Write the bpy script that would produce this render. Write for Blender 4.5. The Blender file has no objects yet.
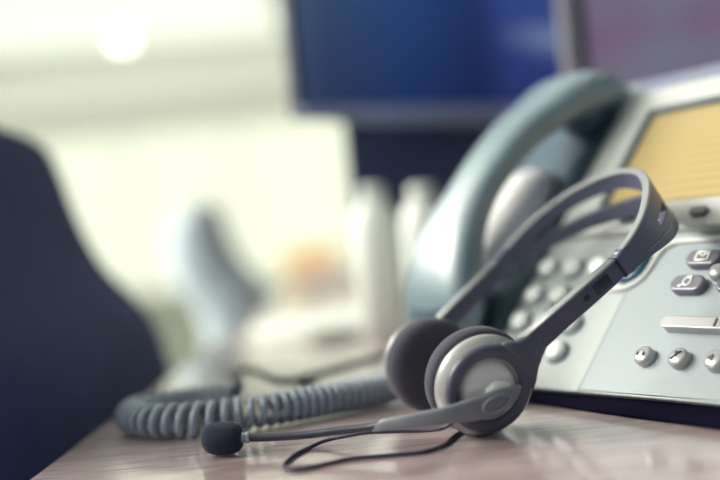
import bpy, bmesh, math, random
from mathutils import Vector, Matrix, Quaternion
random.seed(4)
sc = bpy.context.scene
COL = sc.collection
PI = math.pi
DESK = 0.74                      # height of the desk top above the floor

# ------------------------------------------------------------------ camera
ROLL = math.radians(5.5)
cr, sr = math.cos(ROLL), math.sin(ROLL)
cam_d = bpy.data.cameras.new('camera')
cam = bpy.data.objects.new('camera', cam_d)
COL.objects.link(cam)
cam_d.sensor_width = 36.0
cam_d.lens = 50.0
cam_d.shift_y = -5.0 / 720.0
cam_d.clip_start = 0.02
cam_d.clip_end = 100
cam.matrix_world = Matrix(((cr, sr, 0, 0), (0, 0, -1, 0), (-sr, cr, 0, DESK + 0.092), (0, 0, 0, 1)))
cam_d.dof.use_dof = True
cam_d.dof.focus_distance = 0.446
cam_d.dof.aperture_fstop = 2.25
cam_d.dof.aperture_blades = 0
sc.camera = cam

# ------------------------------------------------------------------ world, light, exposure
sc.view_settings.view_transform = 'Standard'
sc.view_settings.look = 'None'
sc.view_settings.gamma = 1.0
sc.view_settings.exposure = 1.25
sc.view_settings.use_curve_mapping = False

world = bpy.data.worlds.new('daylight')
sc.world = world
world.use_nodes = True
wn, wl = world.node_tree.nodes, world.node_tree.links
wn.clear()
w_out = wn.new('ShaderNodeOutputWorld')
w_bg = wn.new('ShaderNodeBackground')
w_tc = wn.new('ShaderNodeTexCoord')
w_dot = wn.new('ShaderNodeVectorMath'); w_dot.operation = 'DOT_PRODUCT'
w_dot.inputs[1].default_value = (-0.62, 0.74, 0.26)
w_ramp = wn.new('ShaderNodeValToRGB')
w_ramp.color_ramp.elements[0].position = 0.30
w_ramp.color_ramp.elements[0].color = (0.06, 0.11, 0.22, 1)
w_ramp.color_ramp.elements[1].position = 0.80
w_ramp.color_ramp.elements[1].color = (0.95, 1.0, 0.77, 1)
w_map = wn.new('ShaderNodeMapRange')
w_map.inputs['From Min'].default_value = -1
w_map.inputs['From Max'].default_value = 1
wl.new(w_tc.outputs['Generated'], w_dot.inputs[0])
wl.new(w_dot.outputs['Value'], w_map.inputs['Value'])
wl.new(w_map.outputs['Result'], w_ramp.inputs['Fac'])
wl.new(w_ramp.outputs['Color'], w_bg.inputs['Color'])
w_bg.inputs['Strength'].default_value = 0.49
wl.new(w_bg.outputs['Background'], w_out.inputs['Surface'])


def area_light(name, loc, target, sx, sy, power, color):
    d = bpy.data.lights.new(name, 'AREA')
    d.shape = 'RECTANGLE'; d.size = sx; d.size_y = sy
    d.energy = power; d.color = color
    o = bpy.data.objects.new(name, d)
    COL.objects.link(o)
    o.location = loc
    o.rotation_euler = (Vector(target) - Vector(loc)).to_track_quat('-Z', 'Y').to_euler()
    return o


area_light('window_daylight', (-2.35, 1.05, DESK + 1.8), (0.05, 0.6, DESK), 3.0, 1.1, 122, (1.0, 0.985, 0.89))
area_light('ceiling_fill', (0.2, 1.6, 2.62), (0.1, 0.6, DESK), 1.2, 1.2, 2, (0.95, 0.98, 0.98))  # weak fill lamp added overhead, stands for no real source
area_light('ceiling_brightener', (-2.2, 11.0, 0.9), (-2.2, 11.1, 2.7), 8.0, 2.6, 28, (1.0, 1.0, 0.90))  # unseen lamp added to brighten the far ceiling from below


# ------------------------------------------------------------------ materials
def new_mat(name):
    m = bpy.data.materials.new(name)
    m.use_nodes = True
    return m, m.node_tree.nodes, m.node_tree.links, m.node_tree.nodes['Principled BSDF']


def plastic(name, col, rough=0.4, metallic=0.0, spec=0.5, var=0.08, scale=60, bump=0.0, bscale=400, coat=0.0, sheen=0.0):
    m, n, l, p = new_mat(name)
    tc = n.new('ShaderNodeTexCoord')
    nz = n.new('ShaderNodeTexNoise'); nz.inputs['Scale'].default_value = scale; nz.inputs['Detail'].default_value = 4
    l.new(tc.outputs['Object'], nz.inputs['Vector'])
    mx = n.new('ShaderNodeMix'); mx.data_type = 'RGBA'
    mx.inputs['A'].default_value = (*[c * (1 - var) for c in col], 1)
    mx.inputs['B'].default_value = (*[min(1, c * (1 + var)) for c in col], 1)
    l.new(nz.outputs['Fac'], mx.inputs['Factor'])
    l.new(mx.outputs['Result'], p.inputs['Base Color'])
    p.inputs['Roughness'].default_value = rough
    p.inputs['Metallic'].default_value = metallic
    p.inputs['Specular IOR Level'].default_value = spec
    p.inputs['Coat Weight'].default_value = coat
    p.inputs['Coat Roughness'].default_value = 0.38 if coat > 0.5 else 0.03
    p.inputs['Coat IOR'].default_value = 1.8 if coat > 0.5 else 1.5
    p.inputs['Sheen Weight'].default_value = sheen
    if bump:
        nb = n.new('ShaderNodeTexNoise'); nb.inputs['Scale'].default_value = bscale; nb.inputs['Detail'].default_value = 2
        l.new(tc.outputs['Object'], nb.inputs['Vector'])
        b = n.new('ShaderNodeBump'); b.inputs['Strength'].default_value = bump; b.inputs['Distance'].default_value = 0.001
        l.new(nb.outputs['Fac'], b.inputs['Height'])
        l.new(b.outputs['Normal'], p.inputs['Normal'])
    return m


def emitter(name, col, strength):
    m, n, l, p = new_mat(name)
    p.inputs['Base Color'].default_value = (0.08, 0.08, 0.07, 1)
    p.inputs['Emission Color'].default_value = (*col, 1)
    p.inputs['Emission Strength'].default_value = strength
    return m


def wood_mat():
    m, n, l, p = new_mat('desk_laminate')
    tc = n.new('ShaderNodeTexCoord')
    mp = n.new('ShaderNodeMapping')
    mp.inputs['Rotation'].default_value = (0, 0, math.radians(-38))
    mp.inputs['Scale'].default_value = (9, 95, 9)
    l.new(tc.outputs['Object'], mp.inputs['Vector'])
    nz = n.new('ShaderNodeTexNoise'); nz.inputs['Scale'].default_value = 3.2; nz.inputs['Detail'].default_value = 6; nz.inputs['Distortion'].default_value = 0.6
    l.new(mp.outputs['Vector'], nz.inputs['Vector'])
    n2 = n.new('ShaderNodeTexNoise'); n2.inputs['Scale'].default_value = 14; n2.inputs['Detail'].default_value = 3
    l.new(tc.outputs['Object'], n2.inputs['Vector'])
    ad = n.new('ShaderNodeMath'); ad.operation = 'MULTIPLY_ADD'
    l.new(n2.outputs['Fac'], ad.inputs[0]); ad.inputs[1].default_value = 0.45
    l.new(nz.outputs['Fac'], ad.inputs[2])
    rp = n.new('ShaderNodeValToRGB')
    e = rp.color_ramp.elements
    e[0].position = 0.50; e[0].color = (0.26, 0.155, 0.165, 1)
    e[1].position = 0.95; e[1].color = (0.60, 0.51, 0.495, 1)
    x = rp.color_ramp.elements.new(0.70); x.color = (0.45, 0.345, 0.35, 1)
    l.new(ad.outputs['Value'], rp.inputs['Fac'])
    l.new(rp.outputs['Color'], p.inputs['Base Color'])
    p.inputs['Roughness'].default_value = 0.35
    p.inputs['Coat Weight'].default_value = 1.0
    p.inputs['Coat Roughness'].default_value = 0.1
    p.inputs['Coat IOR'].default_value = 1.95
    b = n.new('ShaderNodeBump'); b.inputs['Strength'].default_value = 0.06; b.inputs['Distance'].default_value = 0.001
    l.new(nz.outputs['Fac'], b.inputs['Height']); l.new(b.outputs['Normal'], p.inputs['Normal'])
    return m


def foam_mat(name, col):
    m = plastic(name, col, rough=0.95, spec=0.15, var=0.25, scale=900, bump=0.5, bscale=1400, sheen=0.15)
    return m


def lcd_mat():
    m, n, l, p = new_mat('amber_display')
    tc = n.new('ShaderNodeTexCoord')
    wv = n.new('ShaderNodeTexWave'); wv.bands_direction = 'Y'; wv.inputs['Scale'].default_value = 55; wv.inputs['Distortion'].default_value = 0.4
    l.new(tc.outputs['Object'], wv.inputs['Vector'])
    rp = n.new('ShaderNodeValToRGB')
    rp.color_ramp.elements[0].color = (0.33, 0.245, 0.10, 1)
    rp.color_ramp.elements[1].color = (0.39, 0.30, 0.135, 1)
    l.new(wv.outputs['Fac'], rp.inputs['Fac'])
    l.new(rp.outputs['Color'], p.inputs['Base Color'])
    l.new(rp.outputs['Color'], p.inputs['Emission Color'])
    p.inputs['Emission Strength'].default_value = 0.08  # faint emission added to brighten the display, its backlight is off
    p.inputs['Roughness'].default_value = 0.3
    return m


def screen_mat():
    """emissive monitor screen: deep blue with a brighter blue area and a pale streak"""
    m, n, l, p = new_mat('blue_screen')
    tc = n.new('ShaderNodeTexCoord')
    sp = n.new('ShaderNodeSeparateXYZ'); l.new(tc.outputs['Generated'], sp.inputs[0])
    base = n.new('ShaderNodeValToRGB')
    els = base.color_ramp.elements
    els[0].position = 0.0; els[0].color = (0.055, 0.10, 0.20, 1)
    els[1].position = 1.0; els[1].color = (0.03, 0.06, 0.26, 1)
    for pos, c in ((0.07, (0.035, 0.07, 0.17)), (0.25, (0.018, 0.055, 0.21)), (0.46, (0.010, 0.028, 0.13)), (0.55, (0.03, 0.06, 0.27))):
        x = els.new(pos); x.color = (*c, 1)
    l.new(sp.outputs['X'], base.inputs['Fac'])
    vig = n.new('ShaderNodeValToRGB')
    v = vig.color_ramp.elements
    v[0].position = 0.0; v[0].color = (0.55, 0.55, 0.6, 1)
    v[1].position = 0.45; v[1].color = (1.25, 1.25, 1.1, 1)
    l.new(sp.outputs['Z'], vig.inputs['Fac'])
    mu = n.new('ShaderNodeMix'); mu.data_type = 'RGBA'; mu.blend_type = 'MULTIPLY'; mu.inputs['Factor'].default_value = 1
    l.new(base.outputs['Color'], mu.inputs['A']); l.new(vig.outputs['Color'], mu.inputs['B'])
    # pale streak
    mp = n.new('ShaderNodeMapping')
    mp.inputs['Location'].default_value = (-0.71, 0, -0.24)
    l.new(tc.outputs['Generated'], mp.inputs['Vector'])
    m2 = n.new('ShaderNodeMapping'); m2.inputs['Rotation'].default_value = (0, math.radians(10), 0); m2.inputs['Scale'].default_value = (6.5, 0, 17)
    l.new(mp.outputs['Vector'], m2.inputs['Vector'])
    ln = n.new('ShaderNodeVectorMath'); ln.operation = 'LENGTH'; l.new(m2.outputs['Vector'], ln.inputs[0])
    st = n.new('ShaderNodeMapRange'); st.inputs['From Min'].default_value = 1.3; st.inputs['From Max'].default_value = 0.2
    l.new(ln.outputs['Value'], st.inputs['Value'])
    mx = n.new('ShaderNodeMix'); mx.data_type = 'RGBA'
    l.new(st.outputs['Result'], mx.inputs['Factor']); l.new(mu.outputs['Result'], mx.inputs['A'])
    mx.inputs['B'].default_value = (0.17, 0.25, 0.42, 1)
    p.inputs['Base Color'].default_value = (0.01, 0.012, 0.03, 1)
    p.inputs['Roughness'].default_value = 0.5
    p.inputs['Specular IOR Level'].default_value = 0.2
    l.new(mx.outputs['Result'], p.inputs['Emission Color'])
    p.inputs['Emission Strength'].default_value = 0.33
    return m


def glass_mat():
    m = bpy.data.materials.new('window_glass'); m.use_nodes = True
    n, l = m.node_tree.nodes, m.node_tree.links
    n.clear()
    o = n.new('ShaderNodeOutputMaterial'); mx = n.new('ShaderNodeMixShader')
    t = n.new('ShaderNodeBsdfTransparent'); g = n.new('ShaderNodeBsdfGlossy')
    g.inputs['Roughness'].default_value = 0.02
    fr = n.new('ShaderNodeFresnel'); fr.inputs['IOR'].default_value = 1.3
    l.new(fr.outputs[0], mx.inputs[0]); l.new(t.outputs[0], mx.inputs[1]); l.new(g.outputs[0], mx.inputs[2])
    l.new(mx.outputs[0], o.inputs['Surface'])
    return m


M = dict(
    slate=plastic('slate_plastic', (0.074, 0.075, 0.115), 0.42, var=0.05, spec=0.5, bump=0.05, bscale=2500),
    band=plastic('band_plastic', (0.095, 0.102, 0.155), 0.38, var=0.05),
    boom=plastic('boom_plastic', (0.18, 0.19, 0.215), 0.36, var=0.05),
    silver=plastic('silver_plastic', (0.42, 0.42, 0.415), 0.36, var=0.04, metallic=0.3),
    dome=plastic('dome_plastic', (0.72, 0.70, 0.67), 0.36, var=0.04, metallic=0.05),
    foam=foam_mat('pad_foam', (0.066, 0.064, 0.085)),
    micfoam=foam_mat('microphone_foam', (0.022, 0.028, 0.050)),
    black=plastic('black_rubber', (0.014, 0.012, 0.032), 0.45, var=0.1),
    gooseneck=plastic('gooseneck_rubber', (0.030, 0.030, 0.055), 0.35, var=0.08),
    wire=plastic('wire_jacket', (0.020, 0.016, 0.05), 0.4, var=0.1),
    metal=plastic('ferrule_metal', (0.45, 0.48, 0.50), 0.3, metallic=0.8),
    face=plastic('phone_face', (0.36, 0.388, 0.39), 0.4, var=0.02, scale=15, coat=0.1),
    bezel=plastic('phone_bezel', (0.49, 0.50, 0.485), 0.4, var=0.02, scale=15, coat=0.1),
    panel=plastic('phone_panel', (0.275, 0.312, 0.338), 0.38, var=0.02, scale=15),
    cradle=plastic('phone_cradle', (0.05, 0.09, 0.125), 0.65, var=0.04),
    hump=plastic('phone_hump', (0.78, 0.75, 0.75), 0.4, var=0.04),
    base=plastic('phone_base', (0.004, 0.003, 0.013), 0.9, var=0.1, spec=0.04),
    hand=plastic('handset_plastic', (0.155, 0.225, 0.26), 0.42, var=0.04, coat=0.6, spec=0.7),
    key=plastic('key_plastic', (0.74, 0.77, 0.75), 0.3, var=0.03),
    ring=plastic('key_well', (0.06, 0.10, 0.145), 0.5),
    fkey=plastic('function_key', (0.16, 0.152, 0.19), 0.3, var=0.05, metallic=0.3),
    rkey=plastic('chrome_key', (0.42, 0.42, 0.43), 0.28, var=0.05, metallic=0.4),
    icon=plastic('icon_print', (0.85, 0.86, 0.82), 0.4),
    darkicon=plastic('icon_ink', (0.10, 0.10, 0.14), 0.4),
    teal=plastic('scroll_key', (0.012, 0.06, 0.10), 0.35),
    cord=plastic('cord_jacket', (0.29, 0.33, 0.40), 0.22, var=0.1),
    tail=plastic('tail_jacket', (0.012, 0.02, 0.05), 0.4),
    lcd=lcd_mat(), wood=wood_mat(), screen=screen_mat(), glass=glass_mat(),
    dkframe=plastic('monitor_black', (0.03, 0.035, 0.075), 0.45),
    chin=plastic('monitor_chin', (0.34, 0.40, 0.58), 0.5),
    stand=plastic('monitor_stand', (0.07, 0.09, 0.19), 0.5),
    mframe=plastic('monitor_grey', (0.40, 0.37, 0.40), 0.45),
    chairf=plastic('navy_fabric', (0.028, 0.040, 0.115), 0.9, var=0.3, scale=25, bump=0.3, bscale=600, sheen=0.06, spec=0.25),
    chairg=plastic('hazed_grey_fabric', (0.40, 0.47, 0.52), 0.9, var=0.2, scale=25, bump=0.3, bscale=600, sheen=0.2),  # lighter than the near chair, haze and light put into the colour
    chairp=plastic('chair_plastic', (0.012, 0.014, 0.032), 0.5),
    wall=plastic('wall_paint', (0.84, 0.85, 0.77), 0.8, var=0.02, scale=4),
    ceil=plastic('ceiling_tile', (0.86, 0.87, 0.80), 0.9, var=0.02, scale=4),
    floor=plastic('floor_carpet', (0.50, 0.51, 0.48), 0.95, var=0.2, scale=60),
    frame=plastic('window_frame', (0.8, 0.8, 0.74), 0.5, var=0.02),
    lamp=emitter('ceiling_lamp', (0.95, 1.0, 0.80), 0.44),
    globe=emitter('globe_lamp', (0.96, 1.0, 0.80), 3.0),
    white=plastic('white_plastic', (0.72, 0.75, 0.70), 0.4, var=0.03),
    paper=plastic('paper', (0.48, 0.49, 0.45), 0.8, var=0.02),
    orange=plastic('orange_card', (0.78, 0.50, 0.22), 0.7, var=0.1),
    lilac=plastic('folder_card', (0.45, 0.43, 0.48), 0.7, var=0.1),
)


def grey_screen():
    m, n, l, p = new_mat('grey_screen')
    tc = n.new('ShaderNodeTexCoord')
    nz = n.new('ShaderNodeTexNoise'); nz.inputs['Scale'].default_value = 4
    l.new(tc.outputs['Generated'], nz.inputs['Vector'])
    rp = n.new('ShaderNodeValToRGB')
    rp.color_ramp.elements[0].position = 0.35; rp.color_ramp.elements[0].color = (0.15, 0.095, 0.155, 1)
    rp.color_ramp.elements[1].position = 0.65; rp.color_ramp.elements[1].color = (0.14, 0.15, 0.20, 1)
    l.new(nz.outputs['Fac'], rp.inputs['Fac'])
    p.inputs['Base Color'].default_value = (0.01, 0.01, 0.02, 1)
    p.inputs['Specular IOR Level'].default_value = 0.2
    p.inputs['Roughness'].default_value = 0.5
    l.new(rp.outputs['Color'], p.inputs['Emission Color'])
    p.inputs['Emission Strength'].default_value = 0.46
    return m


M['rim'] = plastic('lilac_rim', (0.17, 0.185, 0.27), 0.4)
M['wallr'] = plastic('darkened_wall', (0.20, 0.25, 0.33), 0.8, var=0.02, scale=4)  # unseen right wall, colour darkened to cut light bounced onto the handset
M['pad_line'] = plastic('emboss_plastic', (0.27, 0.28, 0.30), 0.36)
M['gscreen'] = grey_screen()
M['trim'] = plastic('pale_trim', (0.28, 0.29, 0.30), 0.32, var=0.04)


# ------------------------------------------------------------------ helpers
def link(name, bm, m, parent=None, smooth=True, mods=()):
    me = bpy.data.meshes.new(name)
    bmesh.ops.recalc_face_normals(bm, faces=bm.faces)
    bm.to_mesh(me); bm.free()
    me.materials.append(M[m] if isinstance(m, str) else m)
    if smooth:
        for f in me.polygons:
            f.use_smooth = True
    o = bpy.data.objects.new(name, me)
    COL.objects.link(o)
    if parent:
        o.parent = parent
    for kind, kw in mods:
        md = o.modifiers.new(kind.lower(), kind)
        for k, v in kw.items():
            setattr(md, k, v)
    return o


BEV = lambda w, s=3: ('BEVEL', dict(width=w, segments=s, limit_method='ANGLE', angle_limit=math.radians(35), harden_normals=True))
SUB = lambda n=2: ('SUBSURF', dict(levels=n, render_levels=n))


def thing(name, label, cat, loc=(0, 0, 0), rz=0.0, group=None, mat=None):
    o = bpy.data.objects.new(name, None)
    o.empty_display_size = 0.02
    COL.objects.link(o)
    if mat is not None:
        o.matrix_world = mat
    else:
        o.location = loc; o.rotation_euler = (0, 0, rz)
    tag(o, label, cat, group)
    return o


def tag(o, label, cat, group=None):
    o['label'] = label; o['category'] = cat
    if group:
        o['group'] = group
    return o


def struct(o):
    o['kind'] = 'structure'
    return o


def box(x0, x1, y0, y1, z0, z1, bm=None):
    bm = bm or bmesh.new()
    v = [bm.verts.new((x, y, z)) for x in (x0, x1) for y in (y0, y1) for z in (z0, z1)]
    for q in ((0, 1, 3, 2), (4, 6, 7, 5), (0, 4, 5, 1), (2, 3, 7, 6), (0, 2, 6, 4), (1, 5, 7, 3)):
        bm.faces.new([v[i] for i in q])
    return bm


def prism(pts, z0, z1, bm=None, z0s=None):
    """polygon (x, y) extruded from z0 to z1; z0s gives a lower height per point"""
    bm = bm or bmesh.new()
    lo = [bm.verts.new((p[0], p[1], z0 if z0s is None else z0s[i])) for i, p in enumerate(pts)]
    hi = [bm.verts.new((p[0], p[1], z1)) for p in pts]
    bm.faces.new(hi); bm.faces.new(lo[::-1])
    n = len(pts)
    for i in range(n):
        bm.faces.new((lo[i], lo[(i + 1) % n], hi[(i + 1) % n], hi[i]))
    return bm


def rrect(x0, x1, y0, y1, r, k=6):
    pts = []
    for cx, cy, a in ((x1 - r, y0 + r, -PI / 2), (x1 - r, y1 - r, 0), (x0 + r, y1 - r, PI / 2), (x0 + r, y0 + r, PI)):
        for i in range(k + 1):
            t = a + PI / 2 * i / k
            pts.append((cx + r * math.cos(t), cy + r * math.sin(t)))
    return pts


def frame_of(axis, up=(0, 0, 1)):
    a = Vector(axis).normalized()
    x = Vector(up).cross(a)
    if x.length < 1e-4:
        x = Vector((1, 0, 0)).cross(a)
    x.normalize(); y = a.cross(x)
    return x, y, a


def lathe(profile, center, axis, n=48, bm=None, sx=1.0, sy=1.0, up=(0, 0, 1)):
    """profile = [(radius, height along the axis)]"""
    bm = bm or bmesh.new()
    x, y, a = frame_of(axis, up)
    c = Vector(center)
    rings = []
    for r, h in profile:
        if r < 1e-7:
            rings.append([bm.verts.new(c + a * h)])
        else:
            rings.append([bm.verts.new(c + a * h + x * (r * sx * math.cos(2 * PI * i / n)) + y * (r * sy * math.sin(2 * PI * i / n))) for i in range(n)])
    for A, B in zip(rings, rings[1:]):
        if len(A) == 1 and len(B) == 1:
            continue
        for i in range(n):
            j = (i + 1) % n
            if len(A) == 1:
                bm.faces.new((A[0], B[i], B[j]))
            elif len(B) == 1:
                bm.faces.new((A[i], A[j], B[0]))
            else:
                bm.faces.new((A[i], A[j], B[j], B[i]))
    return bm


def spline(pts, per=10):
    """Catmull-Rom through points of any dimension"""
    P = [tuple(p) for p in pts]
    P = [tuple(2 * a - b for a, b in zip(P[0], P[1]))] + P + [tuple(2 * a - b for a, b in zip(P[-1], P[-2]))]
    out = []
    for i in range(1, len(P) - 2):
        for k in range(per):
            t = k / per
            out.append(tuple(0.5 * (2 * p1 + (p2 - p0) * t + (2 * p0 - 5 * p1 + 4 * p2 - p3) * t * t + (3 * p1 - p0 - 3 * p2 + p3) * t ** 3)
                             for p0, p1, p2, p3 in zip(P[i - 1], P[i], P[i + 1], P[i + 2])))
    out.append(P[-2])
    return out


def tube(pts, r, n=10, bm=None, caps=True):
    bm = bm or bmesh.new()
    P = [Vector(p[:3]) for p in pts]
    R = r if isinstance(r, (list, tuple)) else [r] * len(P)
    T = [(P[min(i + 1, len(P) - 1)] - P[max(i - 1, 0)]).normalized() for i in range(len(P))]
    x, y, _ = frame_of(T[0])
    rings = []
    for i, p in enumerate(P):
        if i:
            q = T[i - 1].rotation_difference(T[i])
            x = q @ x
            x = (x - T[i] * x.dot(T[i])).normalized(); y = T[i].cross(x)
        rings.append([bm.verts.new(p + (x * math.cos(2 * PI * k / n) + y * math.sin(2 * PI * k / n)) * R[i]) for k in range(n)])
    for A, B in zip(rings, rings[1:]):
        for k in range(n):
            bm.faces.new((A[k], A[(k + 1) % n], B[(k + 1) % n], B[k]))
    if caps:
        bm.faces.new(rings[0][::-1]); bm.faces.new(rings[-1])
    return bm


def loft(rings, bm=None, caps=True, closed=True):
    bm = bm or bmesh.new()
    V = [[bm.verts.new(p) for p in r] for r in rings]
    n = len(V[0])
    for A, B in zip(V, V[1:]):
        for k in range(n if closed else n - 1):
            bm.faces.new((A[k], A[(k + 1) % n], B[(k + 1) % n], B[k]))
    if caps:
        bm.faces.new(V[0][::-1]); bm.faces.new(V[-1])
    return bm


def super_ring(c, ex, ey, hx, hy, n=24, p=3.0):
    out = []
    for i in range(n):
        t = 2 * PI * i / n
        ct, st = math.cos(t), math.sin(t)
        out.append(c + ex * (hx * math.copysign(abs(ct) ** (2 / p), ct)) + ey * (hy * math.copysign(abs(st) ** (2 / p), st)))
    return out


def bar(p0, p1, w, t, up, bm=None):
    """flat rectangular stroke from p0 to p1, width w, thickness t along up"""
    bm = bm or bmesh.new()
    p0, p1, up = Vector(p0), Vector(p1), Vector(up).normalized()
    d = (p1 - p0).normalized(); s = d.cross(up).normalized() * (w / 2)
    lo = [bm.verts.new(q) for q in (p0 - s, p0 + s, p1 + s, p1 - s)]
    hi = [bm.verts.new(v.co + up * t) for v in lo]
    bm.faces.new(hi); bm.faces.new(lo[::-1])
    for i in range(4):
        bm.faces.new((lo[i], lo[(i + 1) % 4], hi[(i + 1) % 4], hi[i]))
    return bm


# ------------------------------------------------------------------ the room
YB = 12.5                        # back wall
CEIL = 2.72
struct(link('floor', box(-9, 4, -2.5, YB, -0.1, 0), 'floor', smooth=False))
struct(link('ceiling', box(-9, 4, -2.5, YB, CEIL, CEIL + 0.1), 'ceil', smooth=False))
wx0, wx1, wz0, wz1 = -4.3, 1.4, 0.3, 2.42
bm = box(-9, wx0, YB, YB + 0.2, 0, CEIL)
box(wx1, 4, YB, YB + 0.2, 0, CEIL, bm)
box(wx0, wx1, YB, YB + 0.2, 0, wz0, bm)
box(wx0, wx1, YB, YB + 0.2, wz1, CEIL, bm)
struct(link('wall_back', bm, 'wall', smooth=False))
struct(link('wall_right', box(4, 4.2, -2.5, YB + 0.2, 0, CEIL), 'wallr', smooth=False))
win = bpy.data.objects.new('window_1', None); COL.objects.link(win); win.location = (0, YB + 0.1, 0); struct(win)
bm = box(wx0, wx1, -0.04, 0.04, wz0, wz0 + 0.06)
box(wx0, wx1, -0.04, 0.04, wz1 - 0.06, wz1, bm)
for i in range(5):
    x = wx0 + (wx1 - wx0 - 0.06) * i / 4
    box(x + 0.01, x + 0.05, -0.03, 0.04, wz0 + 0.06, wz1 - 0.06, bm)
link('window_frame', bm, 'frame', win, smooth=False)
for i in range(4):
    a = wx0 + (wx1 - wx0 - 0.06) * i / 4 + 0.06; b = wx0 + (wx1 - wx0 - 0.06) * (i + 1) / 4
    link('window_pane', box(a, b, -0.004, 0.004, wz0 + 0.06, wz1 - 0.06), 'glass', win, smooth=False)

# long ceiling light
t = thing('ceiling_light', 'long bright ceiling light panel across the top left', 'ceiling light', (-2.6, 9.0, CEIL))
link('frame', prism([(-4.3, -2.6), (2.15, -2.6), (2.15, -0.15), (-4.3, -0.75)], -0.05, 0), 'frame', t, smooth=False)
link('diffuser', prism([(-4.2, -2.55), (2.10, -2.55), (2.10, -0.20), (-4.2, -0.80)], -0.06, -0.045), 'lamp', t, smooth=False)
# pendant globe
t = thing('pendant_lamp', 'small round glowing pendant lamp below the ceiling light', 'lamp', (-1.352, 6.2, 2.187))
link('globe', lathe([(0, -0.042)] + [(0.042 * math.sin(PI * i / 12), -0.042 * math.cos(PI * i / 12)) for i in range(1, 12)] + [(0, 0.042)], (0, 0, 0), (0, 0, 1), 24), 'globe', t)
link('cord', tube([(0, 0, 0.04), (0, 0, CEIL - 2.187)], 0.003, 8), 'frame', t)

# ------------------------------------------------------------------ desk
t = thing('desk', 'long pinkish brown wood laminate desk under the phone and headset', 'desk', (0.42, 1.35, 0))
dx0, dx1, dy0, dy1 = -0.575, 0.62, -1.15, 1.65
link('desktop', box(dx0, dx1, dy0, dy1, DESK - 0.028, DESK), 'wood', t, mods=[BEV(0.003, 3)])
for x, y in ((dx0 + 0.1, dy0 + 0.08), (dx1 - 0.12, dy0 + 0.08), (dx0 + 0.1, dy1 - 0.12), (dx1 - 0.12, dy1 - 0.12)):
    link('leg', box(x, x + 0.05, y, y + 0.05, 0, DESK - 0.028), 'stand', t, smooth=False, mods=[BEV(0.003, 2)])
link('apron', box(dx1 - 0.10, dx1 - 0.08, dy0 + 0.14, dy1 - 0.14, 0.25, DESK - 0.028), 'wood', t, smooth=False)


# ------------------------------------------------------------------ chairs on the left
def office_chair(name, label, loc, rz, fabric, group=None, back_dz=0.0):
    t = thing(name, label, 'chair', loc, rz, group)
    dz = back_dz
    # local: faces +X, backrest behind at -X
    prof = [(0.065, 0.46, 0.20, 0.045), (0.035, 0.54, 0.225, 0.05), (0.002, 0.62, 0.235, 0.055), (-0.026, 0.70, 0.24, 0.055), (-0.042, 0.765, 0.24, 0.052),
            (-0.080, 0.815, 0.232, 0.048), (-0.098, 0.862, 0.218, 0.043), (-0.105, 0.900, 0.200, 0.037), (-0.109, 0.922, 0.175, 0.028), (-0.117, 0.934, 0.14, 0.014)]
    rings = []
    for x, z, hw, ht in spline(prof, 3):
        z = 0.46 + (z - 0.46) * (1 + dz)
        ring = super_ring(Vector((x - ht, 0, z)), Vector((1, 0, 0.25)), Vector((0, 1, 0)), ht, hw, 32, 3.2)
        ring = [Vector((p.x + 0.15 * p.y * p.y, p.y, p.z)) for p in ring]
        rings.append(ring)
    link('backrest', loft(rings), fabric, t, mods=[SUB(1)])
    bm = loft([super_ring(Vector((0.27, 0, z)), Vector((1, 0, 0)), Vector((0, 1, 0)), hx, hy, 32, 3.5) for z, hx, hy in
               ((0.385, 0.19, 0.20), (0.39, 0.215, 0.225), (0.415, 0.228, 0.24), (0.445, 0.225, 0.235), (0.46, 0.20, 0.21))])
    link('seat', bm, fabric, t, mods=[SUB(1)])
    bm = tube(spline([(0.15, 0, 0.37), (-0.02, 0, 0.37), (-0.085, 0, 0.42), (-0.085, 0, 0.62)], 6), 0.018, 10)
    link('back_support', bm, 'chairp', t)
    link('gas_column', lathe([(0, 0.08), (0.03, 0.08), (0.03, 0.25), (0.02, 0.25), (0.02, 0.37), (0.08, 0.375), (0.08, 0.388), (0, 0.388)], (0.25, 0, 0), (0, 0, 1), 20), 'chairp', t)
    for k in range(5):
        a = 2 * PI * k / 5 + 0.3
        d = Vector((math.cos(a), math.sin(a), 0))
        leg = link('base_leg', tube([Vector((0.25, 0, 0.11)), Vector((0.25, 0, 0.10)) + d * 0.15, Vector((0.25, 0, 0.075)) + d * 0.29], [0.026, 0.022, 0.015], 10), 'chairp', t)
        link('caster', lathe([(0, -0.02), (0.022, -0.02), (0.028, -0.014), (0.028, 0.014), (0.022, 0.02), (0, 0.02)], Vector((0.25, 0, 0.028)) + d * 0.29, (-d.y, d.x, 0), 20), 'black', leg)
    return t


office_chair('office_chair', 'dark navy fabric office chair pulled up at the near left edge of the desk', (-0.140, 0.70, 0), math.radians(1), 'chairf')
office_chair('office_chair', 'pale blue grey office chair farther down the left side of the desk', (-0.125, 1.66, 0), math.radians(3), 'chairg', back_dz=-0.06)


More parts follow.
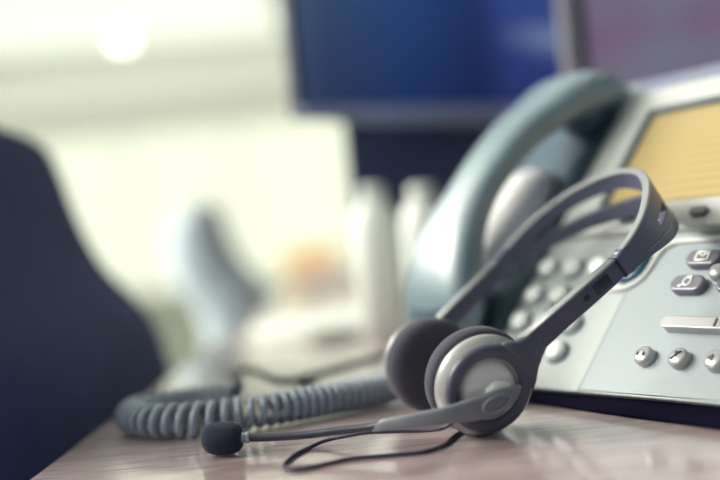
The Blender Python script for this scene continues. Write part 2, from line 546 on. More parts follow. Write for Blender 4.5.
# ------------------------------------------------------------------ monitors
def monitor(name, label, loc, rz, w, h, z0, bez, chin, frame, chinm, scr, stand_w, stand_x, stand_m):
    t = thing(name, label, 'monitor', loc, rz)
    # local: screen faces -Y, x from 0 to w
    bm = prism([(0, z0), (w * 0.10, z0 - 0.002), (w * 0.17, z0 - 0.008), (w * 0.83, z0 - 0.008), (w * 0.9, z0 - 0.002), (w, z0), (w, z0 + h), (0, z0 + h)], -0.014, 0.0)
    bmesh.ops.rotate(bm, verts=bm.verts, cent=(0, 0, 0), matrix=Matrix.Rotation(PI / 2, 3, 'X'))
    bmesh.ops.translate(bm, verts=bm.verts, vec=(0, 0, 0))
    link('casing', bm, frame, t, smooth=False, mods=[BEV(0.003, 2)])
    bm = prism([(w * 0.004, z0 + 0.001), (w * 0.10, z0 - 0.001), (w * 0.17, z0 - 0.007), (w * 0.83, z0 - 0.007), (w * 0.9, z0 - 0.001), (w * 0.996, z0 + 0.001), (w * 0.996, z0 + chin), (w * 0.004, z0 + chin)], -0.001, 0.004)
    bmesh.ops.rotate(bm, verts=bm.verts, cent=(0, 0, 0), matrix=Matrix.Rotation(PI / 2, 3, 'X'))
    link('chin', bm, chinm, t, smooth=False, mods=[BEV(0.001, 2)])
    link('screen_gasket', box(bez * 0.55, w - bez * 0.55, -0.0015, 0.002, z0 + chin, z0 + h - bez * 0.55), 'dkframe', t, smooth=False)
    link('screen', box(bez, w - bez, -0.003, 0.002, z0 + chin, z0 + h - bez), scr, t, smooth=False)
    link('stand_column', prism([(stand_x - stand_w / 2, 0.05), (stand_x + stand_w / 2, 0.05), (stand_x + stand_w / 2 - 0.02, 0.072), (stand_x - stand_w / 2 + 0.02, 0.072)], 0.012, z0 + 0.10), stand_m, t, smooth=False, mods=[BEV(0.006, 3)])
    link('stand_base', prism(rrect(stand_x - stand_w * 0.75, stand_x + stand_w * 0.75, 0.034, 0.19, 0.03), 0, 0.012), 'white', t, smooth=False, mods=[BEV(0.003, 2)])
    link('neck', box(stand_x - 0.05, stand_x + 0.05, 0.035, 0.055, z0 + 0.02, z0 + 0.09), stand_m, t, smooth=False)
    return t


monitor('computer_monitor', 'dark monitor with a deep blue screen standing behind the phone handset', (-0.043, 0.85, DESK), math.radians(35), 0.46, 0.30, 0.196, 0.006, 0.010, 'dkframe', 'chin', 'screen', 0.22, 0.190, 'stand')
monitor('computer_monitor', 'grey violet screen monitor cut by the top right corner behind the phone display', (0.186, 0.84, DESK), math.radians(6), 0.48, 0.30, 0.12, 0.020, 0.02, 'mframe', 'mframe', 'gscreen', 0.16, 0.24, 'stand')

# ------------------------------------------------------------------ things on the far desk
def bottle(label, loc, r, h):
    t = thing('bottle', label, 'bottle', loc, 0, 'white containers by the monitor')
    link('body', lathe([(0, 0), (r * 0.92, 0), (r, 0.004), (r, h * 0.72), (r * 0.9, h * 0.82), (r * 0.62, h * 0.89), (r * 0.5, h * 0.91), (0, h * 0.91)], (0, 0, 0), (0, 0, 1), 28), 'white', t)
    link('cap', lathe([(0, h * 0.905), (r * 0.56, h * 0.905), (r * 0.56, h * 0.97), (r * 0.45, h), (0, h)], (0, 0, 0), (0, 0, 1), 28), 'white', t)


bottle('white round shouldered bottle standing left below the dark monitor', (0.014, 0.90, DESK), 0.021, 0.135)
bottle('white bottle standing beside the bent back of the handset', (0.056, 0.86, DESK), 0.021, 0.130)
tag(link('storage_box', box(-0.18, -0.055, 2.30, 2.42, DESK, DESK + 0.075), 'orange', smooth=False, mods=[BEV(0.004, 2)]), 'small orange box at the far end of the desk', 'box')
tag(link('folder', box(-0.14, 0.09, 2.02, 2.22, DESK, DESK + 0.022), 'lilac', smooth=False, mods=[BEV(0.003, 2)]), 'grey lilac folder lying in front of the orange box', 'folder')
bm = prism([(-0.085, 1.20), (0.03, 1.23), (0.01, 1.44), (-0.105, 1.41)], DESK, DESK + 0.002)
tag(link('paper_sheet', bm, 'paper', smooth=False), 'white sheet of paper lying beyond the coiled cord', 'paper')

# ------------------------------------------------------------------ telephone (local x = along the width, y = up the face, z = out of the face; metres)
TH, AL = math.radians(58.4), math.radians(48)
U = Vector((math.cos(TH), -math.sin(TH), 0))
BK = Vector((math.sin(TH), math.cos(TH), 0))
V = BK * math.cos(AL) + Vector((0, 0, math.sin(AL)))
N = U.cross(V)
PS = 1.03                         # size of this telephone
PQ = Vector((0.1153, 0.4518, DESK + 0.0069))
PM = Matrix(((U.x, V.x, N.x, PQ.x), (U.y, V.y, N.y, PQ.y), (U.z, V.z, N.z, PQ.z), (0, 0, 0, 1))) @ Matrix.Scale(PS, 4)
PMI = PM.inverted()
phone = thing('desk_telephone', 'silver office desk telephone with amber display propped up behind the headset', 'telephone', mat=PM)
mm = lambda *a: tuple(x / 1000 for x in a)
KX, KY = 2.8, -1.0             # key positions relative to the printed grid
# wedge shaped dark base reaching the desk
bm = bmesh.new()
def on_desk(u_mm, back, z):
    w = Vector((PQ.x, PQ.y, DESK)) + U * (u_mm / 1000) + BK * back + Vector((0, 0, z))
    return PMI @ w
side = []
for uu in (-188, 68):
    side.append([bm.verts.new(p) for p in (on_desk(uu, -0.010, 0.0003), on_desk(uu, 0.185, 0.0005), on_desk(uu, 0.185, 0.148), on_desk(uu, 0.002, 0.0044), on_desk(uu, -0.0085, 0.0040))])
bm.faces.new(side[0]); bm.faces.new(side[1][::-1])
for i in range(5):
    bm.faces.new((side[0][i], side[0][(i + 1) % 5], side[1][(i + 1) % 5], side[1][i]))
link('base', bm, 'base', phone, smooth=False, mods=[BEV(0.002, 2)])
# main casing
link('casing', prism([mm(p[0], p[1] + (max(-4.0, 0.035 * (p[0] + 5)) if p[1] < 60 else 0)) for p in rrect(-206, 72, 0, 213, 10, 8)], -0.003, 0.0), 'face', phone, mods=[BEV(0.0008, 3)])
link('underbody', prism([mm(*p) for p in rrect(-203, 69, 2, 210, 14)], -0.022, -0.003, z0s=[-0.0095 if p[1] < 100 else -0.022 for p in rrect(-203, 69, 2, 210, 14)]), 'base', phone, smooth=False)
# handset cradle on the left
link('cradle_bed', prism([mm(*p) for p in rrect(-200, -108, 8, 212, 12)], -0.001, 0.003), 'cradle', phone, mods=[BEV(0.001, 2)])
bm = loft([super_ring(Vector(mm(-148, 103, h)), Vector((1, 0, 0)), Vector((0, 1, 0)), hx / 1000, hy / 1000, 28, 2.6) for h, hx, hy in ((2, 27, 43), (8, 26, 41), (14, 22, 36), (18, 16, 28), (19.5, 9, 18))])
link('cradle_hump', bm, 'hump', phone, mods=[SUB(1)])
bm = loft([super_ring(Vector(mm(-109, 126, h)), Vector((1, 0, 0)), Vector((0, 1, 0)), hx / 1000, hy / 1000, 20, 3) for h, hx, hy in ((0, 5, 34), (8, 4.5, 33), (11, 3, 30))])
link('cradle_rail', bm, 'cradle', phone, mods=[SUB(1)])
# display bezel with an opening
bm = bmesh.new()
O = [mm(*p) for p in rrect(-103, 48, 92, 197.5, 6)]
I = [mm(*p) for p in rrect(-80, 26, 110, 182, 2)]
def frame_prism(O, I, z0, z1):
    bm = bmesh.new()
    n = len(O)
    L = [[bm.verts.new((p[0], p[1], z)) for p in R] for R, z in ((O, z0), (O, z1), (I, z1), (I, z0))]
    for A, B in ((0, 1), (1, 2), (2, 3), (3, 0)):
        for i in range(n):
            bm.faces.new((L[A][i], L[A][(i + 1) % n], L[B][(i + 1) % n], L[B][i]))
    return bm
link('display_bezel', frame_prism(O, I, -0.002, 0.005), 'bezel', phone, mods=[BEV(0.0015, 3)])
link('display', box(*mm(-81, 27, 109, 183), 0.0004, 0.0012), 'lcd', phone, smooth=False)
link('display_edge_shade', frame_prism([mm(*p) for p in rrect(-80.2, 26.2, 109.8, 182.2, 2)], [mm(*p) for p in rrect(-78.2, 24.2, 111, 179.5, 2)], 0.0, 0.0035), 'ring', phone, smooth=False)  # dark frame standing in for the bezel's shadow on the recessed display
link('top_rim', prism([mm(*p) for p in rrect(-105, 50, 200, 211, 2.5)], 0, 0.0025), 'rim', phone, mods=[BEV(0.0015, 2)])
link('bezel_gap', box(*mm(-101, 46, 197.9, 199.8), -0.0005, 0.0006), 'ring', phone, smooth=False)
# soft keys under the display
for x in (-76, -55, -32, -9):
    link('soft_key', prism([mm(*p) for p in rrect(x - 5.2 + KX, x + 5.2 + KX, 98.6 + KY, 103.6 + KY, 2.4)], 0.004, 0.0078), 'fkey', phone, mods=[BEV(0.0012, 3)])
# number keys
for r, y in enumerate((73, 55, 38, 21)):
    for c, x in enumerate((-100, -81, -62)):
        ctr = mm(x + KX, y + KY, 0)
        k = link('number_key', lathe([(0.0062, -0.001), (0.0062, 0.003), (0.0056, 0.0042), (0.004, 0.0049), (0.002, 0.0052), (0, 0.0053)], ctr, (0, 0, 1), 28, sx=0.95, sy=0.86, up=(0, 1, 0)), 'key', phone)
        link('key_well', lathe([(0.0063, 0.0), (0.0063, 0.0009), (0.0074, 0.0009), (0.0076, 0.0)], ctr, (0, 0, 1), 28, sx=0.95, sy=0.86, up=(0, 1, 0)), 'ring', k)
# raised rim round the function keys, and the scroll key beside it
rim = [(62, 86), (30, 86.3), (8, 86.5), (-9, 86.5), (-17, 86), (-22, 83), (-24, 78), (-25, 71), (-27, 65), (-32, 60.5), (-39, 58.5), (-47, 59)]
link('panel_rim', tube(spline([mm(x, y, 0.6) for x, y in rim], 6), 0.0019, 10), 'bezel', phone)
link('function_panel', prism([mm(*p) for p in ((64, 3.6), (64, 84.6), (-14, 84.6), (-20, 82), (-22, 77), (-23, 70), (-25.5, 63), (-30, 59), (-33, 57), (-33, 0.8))], -0.001, 0.0008), 'panel', phone, mods=[BEV(0.0004, 2)])
link('panel_seam', box(*mm(-33.9, -33.1, 0.5, 57), -0.0005, 0.0004), 'ring', phone, smooth=False)
bm = loft([super_ring(Vector(mm(-38, 74, h)), Vector((0.85, 0.5, 0)).normalized(), Vector((-0.5, 0.85, 0)).normalized(), hx / 1000, hy / 1000, 28, 2.4) for h, hx, hy in ((-1, 10, 13.5), (2, 10, 13.5), (4, 8.5, 12), (4.6, 5, 8))])
link('scroll_key', bm, 'teal', phone)
# function keys with icons
def pill(name, x0, x1, y0, y1, m, h=0.0052):
    return link(name, prism([mm(*p) for p in rrect(x0 + KX, x1 + KX, y0 + KY, y1 + KY, min((y1 - y0) / 2 - 0.05, 4.5))], 0, h), m, phone, mods=[BEV(0.0014, 3)])
ZN = (0, 0, 1)
k = pill('function_key', -7, 11.5, 55.3, 64.5, 'fkey')
bm = tube([mm(KX + 2.8 + 2.1 * math.cos(a * PI / 8), KY + 60.4 + 2.3 * math.sin(a * PI / 8), 5.3) for a in range(0, 17)], 0.00045, 6)
bar(mm(1.2 + KX, 58.6 + KY, 5.2), mm(-1.0 + KX, 57.4 + KY, 5.2), 0.0011, 0.0004, ZN, bm)
bar(mm(3.4 + KX, 63.2 + KY, 5.2), mm(4.9 + KX, 62.4 + KY, 5.2), 0.0011, 0.0004, ZN, bm)
link('key_icon', bm, 'icon', k)
k = pill('function_key', -5, 14, 69.8, 79, 'fkey')
bm = bmesh.new()
e0, e1, e2, e3 = [mm(x + KX, y + KY, 5.2) for x, y in ((1.5, 72.3), (8.3, 72.3), (8.3, 77.0), (1.5, 77.0))]
for a, b in ((e0, e1), (e1, e2), (e2, e3), (e3, e0), (e3, mm(4.9 + KX, 74.4 + KY, 5.2)), (mm(4.9 + KX, 74.4 + KY, 5.2), e2)):
    bar(a, b, 0.0008, 0.0004, ZN, bm)
link('key_icon', bm, 'icon', k)
for y in (59.5, 74.5):
    pill('function_key', 19, 38, y - 4.6, y + 4.6, 'fkey')
bm = lathe([(0.0042, 0), (0.0042, 0.004), (0.0034, 0.005), (0, 0.0056)], mm(15.4 + KX, 66.8 + KY, 0), ZN, 28, up=(0, 1, 0))
link('function_key', bm, 'rkey', phone)
k = pill('volume_key', -1.5, 42, 35.2, 41.6, 'rkey', 0.0055)
bm = bar(mm(28 + KX, 38.4 + KY, 5.5), mm(29 + KX, 38.4 + KY, 5.5), 0.004, 0.0003, ZN)
link('key_icon', bm, 'darkicon', k)
for i, x in enumerate((-4, 15.5, 34.5)):
    k = link('audio_key', lathe([(0.0047, 0), (0.0047, 0.0040), (0.0043, 0.0047), (0.003, 0.0053), (0, 0.0056)], mm(x + KX, 21 + KY, 0), ZN, 32, up=(0, 1, 0)), 'rkey', phone)
    c = Vector(mm(x + KX, 21 + KY, 5.3))
    bm = bmesh.new()
    if i == 0:
        tube([c + Vector((0.0017 * math.cos(a), 0.0017 * math.sin(a), 0)) for a in [PI * j / 8 for j in range(9)]], 0.0003, 6, bm)
        bar(c + Vector((-0.0017, -0.0012, 0)), c + Vector((-0.0017, 0.0004, 0)), 0.0009, 0.0006, ZN, bm)
        bar(c + Vector((0.0017, -0.0012, 0)), c + Vector((0.0017, 0.0004, 0)), 0.0009, 0.0006, ZN, bm)
    elif i == 1:
        bar(c + Vector((0, -0.0006, 0)), c + Vector((0, 0.002, 0)), 0.0013, 0.0006, ZN, bm)
        bar(c + Vector((-0.002, -0.002, 0)), c + Vector((0.002, 0.0022, 0)), 0.0006, 0.0006, ZN, bm)
    else:
        bar(c + Vector((-0.0018, 0, 0)), c + Vector((-0.0006, 0, 0)), 0.0014, 0.0006, ZN, bm)
        bar(c + Vector((-0.0006, 0, 0)), c + Vector((0.0006, 0, 0)), 0.0028, 0.0006, ZN, bm)
    link('key_icon', bm, 'darkicon', k)

# ------------------------------------------------------------------ handset on its cradle (same frame as the phone)
hs = thing('telephone_handset', 'blue grey telephone handset resting on the left side of the phone', 'handset', mat=PM @ Matrix.Translation(mm(-140, 30, 3)))
HO = Vector(mm(-140, 30, 3))
#        u     v    h   half width, half thickness
prof = [(-141, 22, 9, 22, 7), (-141, 23, 13, 27, 10), (-141, 30, 20, 29.5, 13), (-141, 44, 30, 28.5, 13), (-140, 64, 39, 25, 11.5), (-137, 90, 44, 19, 10), (-134, 115, 45, 18.5, 10),
        (-131, 140, 42.5, 19.5, 10.5), (-128, 160, 36.5, 23, 11.5), (-126, 177, 30, 27, 13), (-124, 187, 22, 28, 13), (-123, 191, 15, 26, 10), (-123, 191.5, 10, 21, 7)]
sp = spline(prof, 5)
rings = []
for i, s in enumerate(sp):
    c = Vector(mm(*s[:3])) - HO
    q0, q1 = sp[max(i - 1, 0)], sp[min(i + 1, len(sp) - 1)]
    T = (Vector(q1[:3]) - Vector(q0[:3])).normalized()
    ex = Vector((1, 0, 0)); ex = (ex - T * ex.dot(T)).normalized(); ey = T.cross(ex)
    rings.append(super_ring(c, ex, ey, s[3] / 1000, s[4] / 1000, 32, 2.7))
link('grip', loft(rings), 'hand', hs)
for nm, uu, vv, rr in (('mouthpiece', -141, 36, 21), ('earpiece', -124, 181, 16)):
    c = Vector(mm(uu, vv, 5)) - HO
    bm = lathe([(0, 0), (rr * 0.8 / 1000, 0), (rr / 1000, 0.003), (rr * 1.02 / 1000, 0.012), (rr * 0.9 / 1000, 0.026), (0, 0.026)], c, ZN, 36, up=(0, 1, 0))
    link(nm, bm, 'ring', hs)

# ------------------------------------------------------------------ coiled cord
cz = DESK + 0.0091
path = [(0.0265, 0.5505, DESK + 0.0190), (0.0175, 0.5445, DESK + 0.0125), (0.005, 0.5355, cz), (-0.020, 0.5195, cz), (-0.042, 0.509, cz), (-0.064, 0.5, cz), (-0.087, 0.4945, cz), (-0.108, 0.4995, cz),
        (-0.122, 0.5125, cz), (-0.129, 0.5270, cz), (-0.126, 0.5400, cz), (-0.114, 0.5470, cz), (-0.095, 0.5480, cz), (-0.075, 0.5470, cz)]
cp = [Vector(p) for p in spline(path, 24)]
cum = [0.0]
for a, b in zip(cp, cp[1:]):
    cum.append(cum[-1] + (b - a).length)
TOT = cum[-1]
def at_len(s):
    lo = 0
    while lo < len(cum) - 2 and cum[lo + 1] < s:
        lo += 1
    f = (s - cum[lo]) / max(1e-9, cum[lo + 1] - cum[lo])
    return cp[lo].lerp(cp[lo + 1], f), (cp[lo + 1] - cp[lo]).normalized()
helix = []
s, ang = 0.0, 0.0
NS = 18
while s < TOT:
    c, T = at_len(s)
    g = s / TOT
    pitch = 0.0045 + 0.0020 * max(0.0, min(1.0, (g - 0.30) / 0.12))
    if g > 0.76:
        pitch = 0.0050
    x = T.cross(Vector((0, 0, 1))).normalized(); y = x.cross(T)
    rad = 0.0067
    helix.append(c + (x * math.cos(ang) + y * math.sin(ang)) * rad)
    ang += 2 * PI / NS
    s += pitch / NS
cord = tag(link('coiled_cord', tube(helix, 0.0022, 8), 'cord'), 'grey coiled handset cord looping across the desk behind the microphone', 'cord')
E = helix[-1]
tl = [E, (-0.075, 0.560, DESK + 0.016), (-0.083, 0.600, DESK + 0.015), (-0.0905, 0.650, DESK + 0.011), (-0.084, 0.664, DESK + 0.010), (-0.074, 0.645, DESK + 0.010), (-0.064, 0.622, DESK + 0.009), (-0.056, 0.611, DESK + 0.008),
      (-0.047, 0.622, DESK + 0.0065), (-0.030, 0.632, DESK + 0.008), (-0.012, 0.642, DESK + 0.010), (0.008, 0.664, DESK + 0.010), (0.03, 0.70, DESK + 0.006), (0.06, 0.735, DESK + 0.003), (0.095, 0.75, DESK + 0.0026), (0.128, 0.742, DESK + 0.0026)]
tail = link('straight_lead', tube(spline(tl, 8), 0.0025, 8), 'tail', cord)
link('cord_plug', tube(spline([(0.0455, 0.5785, DESK + 0.0295), (0.0405, 0.5650, DESK + 0.0280), (0.0330, 0.5550, DESK + 0.0235), (0.0262, 0.5503, DESK + 0.0188)], 6), 0.0034, 10), 'tail', cord)
link('connector', box(-0.049, -0.036, 0.625, 0.640, DESK + 0.0002, DESK + 0.0085), 'white', cord, smooth=False, mods=[BEV(0.0015, 2)])

# ------------------------------------------------------------------ headset
RC = 0.0238
A0 = Vector((0.0462, 0.4314, DESK + RC)); B0 = Vector((0.0168, 0.5050, DESK + RC))
HM = Vector(((A0.x + B0.x) / 2, (A0.y + B0.y) / 2, DESK))
headset = thing('headset', 'grey headset with foam ear pads and boom microphone leaning against the phone', 'headset', HM)
L_ = lambda p: Vector(p) - HM
AX = (B0 - A0).normalized()
APEX = Vector((0.14823, 0.4972, DESK + 0.1017))
MID = (A0 + B0) / 2
W2 = APEX - MID; W2 = (W2 - AX * W2.dot(AX))
LP = W2.length; W2.normalize()
EX = AX.cross(W2)                       # across the band, towards right and down
GAP = (B0 - A0).length

# band centre line in (s along AX, t along W2), half width, half thickness; metres
k = GAP / 0.078
ctl = [(-0.0137, 0.0755, 0.0051), (-0.0134, 0.086, 0.0064), (-0.0115, 0.0965, 0.0088), (-0.0070, 0.1065, 0.0116), (0.0020, 0.1170, 0.0136), (0.0150, 0.1255, 0.0140), (0.0285, 0.1300, 0.0135), (0.0405, 0.1310, 0.0133), (0.0530, 0.1285, 0.0130),
       (0.0675, 0.1220, 0.0122), (0.0785, 0.1120, 0.0108), (0.0855, 0.1000, 0.0090), (0.0895, 0.0880, 0.0068), (0.0910, 0.078, 0.0052)]
sc_t = LP / 0.1330
cl = spline([(a * k, b * sc_t, c) for a, b, c in ctl], 6)
# surface strip with an open slot
QS = [-1, -0.72, -0.30, 0.30, 0.72, 1]
bm = bmesh.new()
grid = []
NCL = len(cl)
for i, (s_, t_, hw) in enumerate(cl):
    c = A0 + AX * s_ + W2 * t_
    row = []
    for q in QS:
        g = i / (NCL - 1)
        qq = q
        if abs(q) == 0.30:
            op = 0.42 if 0.17 < g < 0.33 else min(1, max(0, (g - 0.42) / 0.14)) * min(1, max(0, (0.88 - g) / 0.12))
            qq = math.copysign(0.02 + 0.28 * op ** 0.7, q)
        row.append(bm.verts.new(L_(c + EX * (hw * qq))))
    grid.append(row)
for i in range(NCL - 1):
    g = (i + 0.5) / (NCL - 1)
    for j in range(5):
        if j == 2 and (0.43 < g < 0.87 or 0.20 < g < 0.30):
            continue
        bm.faces.new((grid[i][j], grid[i][j + 1], grid[i + 1][j + 1], grid[i + 1][j]))
hb = link('headband', bm, 'band', headset, mods=[('SOLIDIFY', dict(thickness=0.0036, offset=0.0)), BEV(0.0009, 2)])
# raised line on the outside of the band
rp = []
for i in range(7, 27):
    s_, t_, hw = cl[i]
    T = (AX * (cl[i + 1][0] - cl[i - 1][0]) + W2 * (cl[i + 1][1] - cl[i - 1][1])).normalized()
    rp.append(L_(A0 + AX * s_ + W2 * t_ + EX * (hw * 0.55) - T.cross(EX).normalized() * 0.0018))
bm = tube(rp, 0.00055, 6)
_r = link('band_ridge', bm, 'boom', headset)


def arm(s0, t0, s1, t1, w0, w1, th, mat='slate'):
    rings = []
    for f in (0, 0.06, 0.5, 0.94, 1):
        c = L_(A0 + AX * (s0 + (s1 - s0) * f) + W2 * (t0 + (t1 - t0) * f))
        w = w0 + (w1 - w0) * f
        kk = 0.86 if f in (0, 1) else 1
        rings.append([c + EX * (a * w * kk) + AX * (b * th * kk) for a, b in ((-1, -0.75), (-0.86, -1), (0.86, -1), (1, -0.75), (1, 0.75), (0.86, 1), (-0.86, 1), (-1, 0.75))])
    return loft(rings)


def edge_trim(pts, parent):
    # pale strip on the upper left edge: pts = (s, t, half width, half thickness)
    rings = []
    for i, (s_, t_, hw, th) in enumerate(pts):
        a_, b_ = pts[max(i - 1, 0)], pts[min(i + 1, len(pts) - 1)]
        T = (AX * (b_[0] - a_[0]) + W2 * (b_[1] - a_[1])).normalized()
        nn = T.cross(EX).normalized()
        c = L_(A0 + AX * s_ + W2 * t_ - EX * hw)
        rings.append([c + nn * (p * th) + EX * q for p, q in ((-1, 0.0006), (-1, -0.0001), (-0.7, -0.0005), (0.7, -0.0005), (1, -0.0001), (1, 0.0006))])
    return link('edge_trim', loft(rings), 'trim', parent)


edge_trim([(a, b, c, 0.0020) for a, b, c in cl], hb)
JA = 0.0730 * sc_t
SA = lambda t: (-0.0062 - 0.0073 * (t - 0.018) / (JA - 0.018)) * k
slA = link('slider_arm', arm(-0.0062 * k, 0.018, SA(JA), JA, 0.0051, 0.0047, 0.0028), 'slate', headset, mods=[BEV(0.0004, 2)])
for t_, ln, wd, mt in ((JA - 0.0115, 0.010, 0.0031, 'black'), (JA - 0.021, 0.003, 0.0014, 'black')):
    bm = arm(SA(t_ - ln / 2), t_ - ln / 2, SA(t_ + ln / 2), t_ + ln / 2, wd, wd, 0.0030)
    link('slider_window' if ln > 0.005 else 'screw', bm, mt, slA)
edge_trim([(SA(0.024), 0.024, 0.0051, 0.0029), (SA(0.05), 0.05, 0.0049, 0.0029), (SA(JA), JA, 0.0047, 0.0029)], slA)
bm = arm(SA(JA), JA - 0.0004, SA(JA), JA + 0.0006, 0.0052, 0.0052, 0.0033)
link('joint_ring', bm, 'black', slA)
link('band_socket', arm(SA(JA), JA + 0.0006, -0.0136 * k, 0.079 * sc_t, 0.0051, 0.0062, 0.0030), 'band', headset, mods=[BEV(0.0005, 2)])
link('band_socket', arm(0.0907 * k, 0.072 * sc_t, 0.0905 * k, 0.083 * sc_t, 0.0054, 0.0068, 0.0029), 'band', headset, mods=[BEV(0.0005, 2)])
slB = link('slider_arm', arm(0.0835 * k, 0.016, 0.0908 * k, 0.074 * sc_t, 0.0050, 0.0047, 0.0028), 'slate', headset, mods=[BEV(0.0004, 2)])
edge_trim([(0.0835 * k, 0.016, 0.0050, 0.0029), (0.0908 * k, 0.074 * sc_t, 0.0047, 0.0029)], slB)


def cup(center, out, ring_dir, arm_s):
    """out = direction the outside of the cup faces; the foam pad is on the other side"""
    c = L_(center)
    out = Vector(out).normalized()
    mil = lambda pr: [(r / 1000, h / 1000) for r, h in pr]
    sh = link('ear_cup', lathe(mil([(0, -3), (20.5, -3), (21.5, -2.2), (22.4, -0.6), (22.6, 0.8), (22.2, 2.0), (21.2, 3.2), (20.0, 4.6), (18.6, 5.8), (16, 6.4), (13, 6.2), (12.6, 3.8), (0, 3.6)]), c, out, 64), 'silver', headset)
    link('yoke_ring', lathe(mil([(19.6, 4.2), (19.4, 6.2), (18.6, 7.2), (17.0, 7.7), (15.2, 7.6), (14.0, 7.0), (13.3, 5.6), (13.2, 4.0)]), c, out, 64), 'slate', sh)
    # saddle that blends the ring into the arm
    x = Vector(ring_dir); x = (x - out * x.dot(out)).normalized(); y = out.cross(x)
    rings = []
    for f, w, o, th in ((0.0155, 0.0135, 0.0056, 0.0019), (0.0185, 0.0112, 0.0058, 0.0022), (0.022, 0.0080, 0.0059, 0.0025), (0.0265, 0.0060, 0.0060, 0.0027), (0.032, 0.0050, 0.0060, 0.0027)):
        b = min(1.0, max(0.0, (f - 0.0165) / 0.0145))
        ctr = (c + x * f + out * o).lerp(L_(A0 + AX * arm_s + W2 * f), b)
        yy = y if y.dot(EX) > 0 else -y
        oo = AX if out.dot(AX) > 0 else -AX
        rings.append(super_ring(ctr, yy.lerp(EX, b).normalized(), out.lerp(oo, b).normalized(), w, th, 20, 4))
    link('yoke_neck', loft(rings), 'slate', sh)
    link('dome_cap', lathe(mil([(12.7, 3.4), (12.5, 4.6), (11.6, 6.0), (10, 7.2), (7.5, 8.2), (4, 8.9), (0, 9.1)]), c, out, 48), 'dome', sh)
    pad = link('ear_pad', lathe(mil([(0, -2.6), (21, -2.6), (22.6, -3.2), (23.6, -4.8), (23.8, -7.5), (23.5, -10.2), (22.5, -12.6), (20.5, -14.3), (17.5, -15.2), (14, -15.2), (11, -14.4), (8, -13.5), (0, -13.1)]), c, out, 64), 'foam', sh)
    return sh


NA = Vector((0.25, -0.955, -0.20)).normalized()
NB = Vector((-0.30, 0.954, 0.0)).normalized()
cupA = cup(A0 + Vector((0.0008, 0, -0.0012)), NA, W2, -0.0072 * k)
cupB = cup(Vector((0.0275, 0.508, B0.z)), NB, W2, 0.0845 * k)

# boom microphone
boom_pts = [(0.0592, 0.4234, DESK + 0.0176, 0.0030, 0.0024), (0.0582, 0.4230, DESK + 0.0174, 0.0052, 0.0030), (0.0550, 0.4218, DESK + 0.0170, 0.0068, 0.0033), (0.050, 0.4198, DESK + 0.0166, 0.0071, 0.0033), (0.044, 0.4176, DESK + 0.0160, 0.0067, 0.0033), (0.035, 0.4152, DESK + 0.0152, 0.0056, 0.0031),
            (0.026, 0.4142, DESK + 0.0143, 0.0046, 0.0030), (0.014, 0.4164, DESK + 0.0130, 0.0041, 0.0030), (0.004, 0.4205, DESK + 0.0118, 0.0036, 0.0029), (-0.0005, 0.4232, DESK + 0.0110, 0.0032, 0.0027)]
bp = spline(boom_pts, 6)
rings = []
for i, s_ in enumerate(bp):
    c = L_(s_[:3]); T = (Vector(bp[min(i + 1, len(bp) - 1)][:3]) - Vector(bp[max(i - 1, 0)][:3])).normalized()
    ey = Vector((0, 0, 1)); ey = (ey - T * ey.z).normalized(); ex = T.cross(ey)
    rings.append(super_ring(c, ex, ey, s_[4], s_[3] * 1.13, 20, 2.8))
boom = link('microphone_boom', loft(rings), 'boom', headset)
bm = bmesh.new()
tube([L_((0.0500 + 0.0062 * math.cos(a), 0.4165 + 0.0024 * math.cos(a), DESK + 0.0166 + 0.0032 * math.sin(a) + 0.0012 * math.cos(a))) for a in [2 * PI * i / 32 for i in range(33)]], 0.00038, 6, bm)
link('boom_emboss', bm, 'pad_line', boom)
link('boom_hub', lathe([(0, 0.004), (0.0075, 0.004), (0.0072, 0.0088), (0.006, 0.0105), (0, 0.0108)], L_(A0) + Vector((0.004, 0, -0.004)), NA, 32), 'dome', boom)
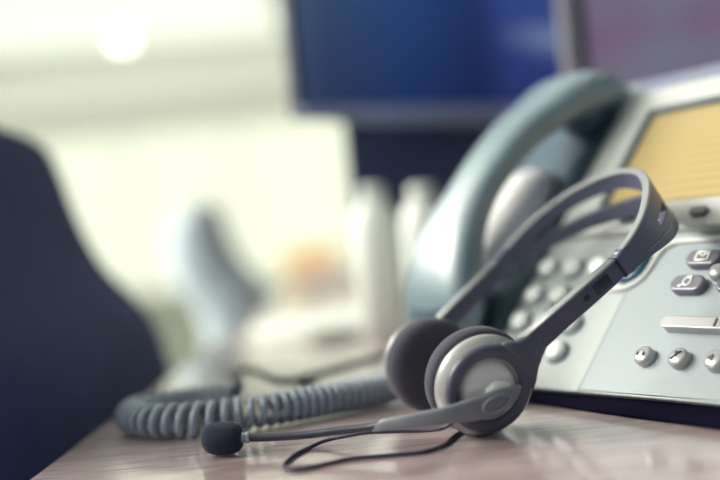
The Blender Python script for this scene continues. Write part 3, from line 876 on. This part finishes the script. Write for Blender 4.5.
gp = [(0.001, 0.4226, DESK + 0.0112), (-0.006, 0.4262, DESK + 0.0100), (-0.0175, 0.4312, DESK + 0.0089), (-0.035, 0.438, DESK + 0.0072), (-0.050, 0.4425, DESK + 0.0068), (-0.0590, 0.4448, DESK + 0.0072)]
link('gooseneck', tube([L_(p) for p in spline(gp, 8)], 0.0018, 10), 'gooseneck', boom)
d = (Vector((-0.0695, 0.4462, DESK + 0.0077)) - Vector((-0.0575, 0.4445, DESK + 0.0072))).normalized()
link('ferrule', lathe([(0, 0), (0.0020, 0), (0.0025, 0.0006), (0.0025, 0.0020), (0.0021, 0.0024), (0.0021, 0.0030), (0.0026, 0.0034), (0.0026, 0.0052), (0, 0.0054)], L_((-0.0572, 0.4445, DESK + 0.0072)), d, 24), 'metal', boom)
bm = lathe([(0, -0.0094), (0.0034, -0.0092), (0.0056, -0.0080), (0.0069, -0.0056), (0.0074, -0.0020), (0.0074, 0.0022), (0.0069, 0.0056), (0.0055, 0.0080), (0.0034, 0.0092), (0, 0.0095)], L_((-0.0697, 0.4462, DESK + 0.0076)), d, 40)
link('microphone_foam', bm, 'micfoam', boom, mods=[SUB(1)])
# thin cable
wz = DESK + 0.0009
wp = [(0.0375, 0.4195, DESK + 0.0125), (0.034, 0.4225, DESK + 0.0105), (0.029, 0.4255, DESK + 0.0075), (0.025, 0.4272, DESK + 0.0062), (0.017, 0.4315, DESK + 0.0054), (0.008, 0.4345, DESK + 0.0055), (-0.004, 0.4375, DESK + 0.0056), (-0.0140, 0.441, DESK + 0.0044), (-0.0235, 0.4445, DESK + 0.0026), (-0.031, 0.441, wz), (-0.037, 0.428, wz),
      (-0.0398, 0.4145, wz), (-0.0385, 0.405, wz), (-0.033, 0.4015, wz), (-0.026, 0.4035, wz), (-0.013, 0.4105, wz), (0.004, 0.4105, wz), (0.017, 0.4105, wz), (0.0265, 0.4190, wz), (0.032, 0.434, wz), (0.043, 0.456, wz), (0.052, 0.461, wz)]
link('headset_cable', tube([L_(p) for p in spline(wp, 8)], 0.00085, 8), 'wire', headset)
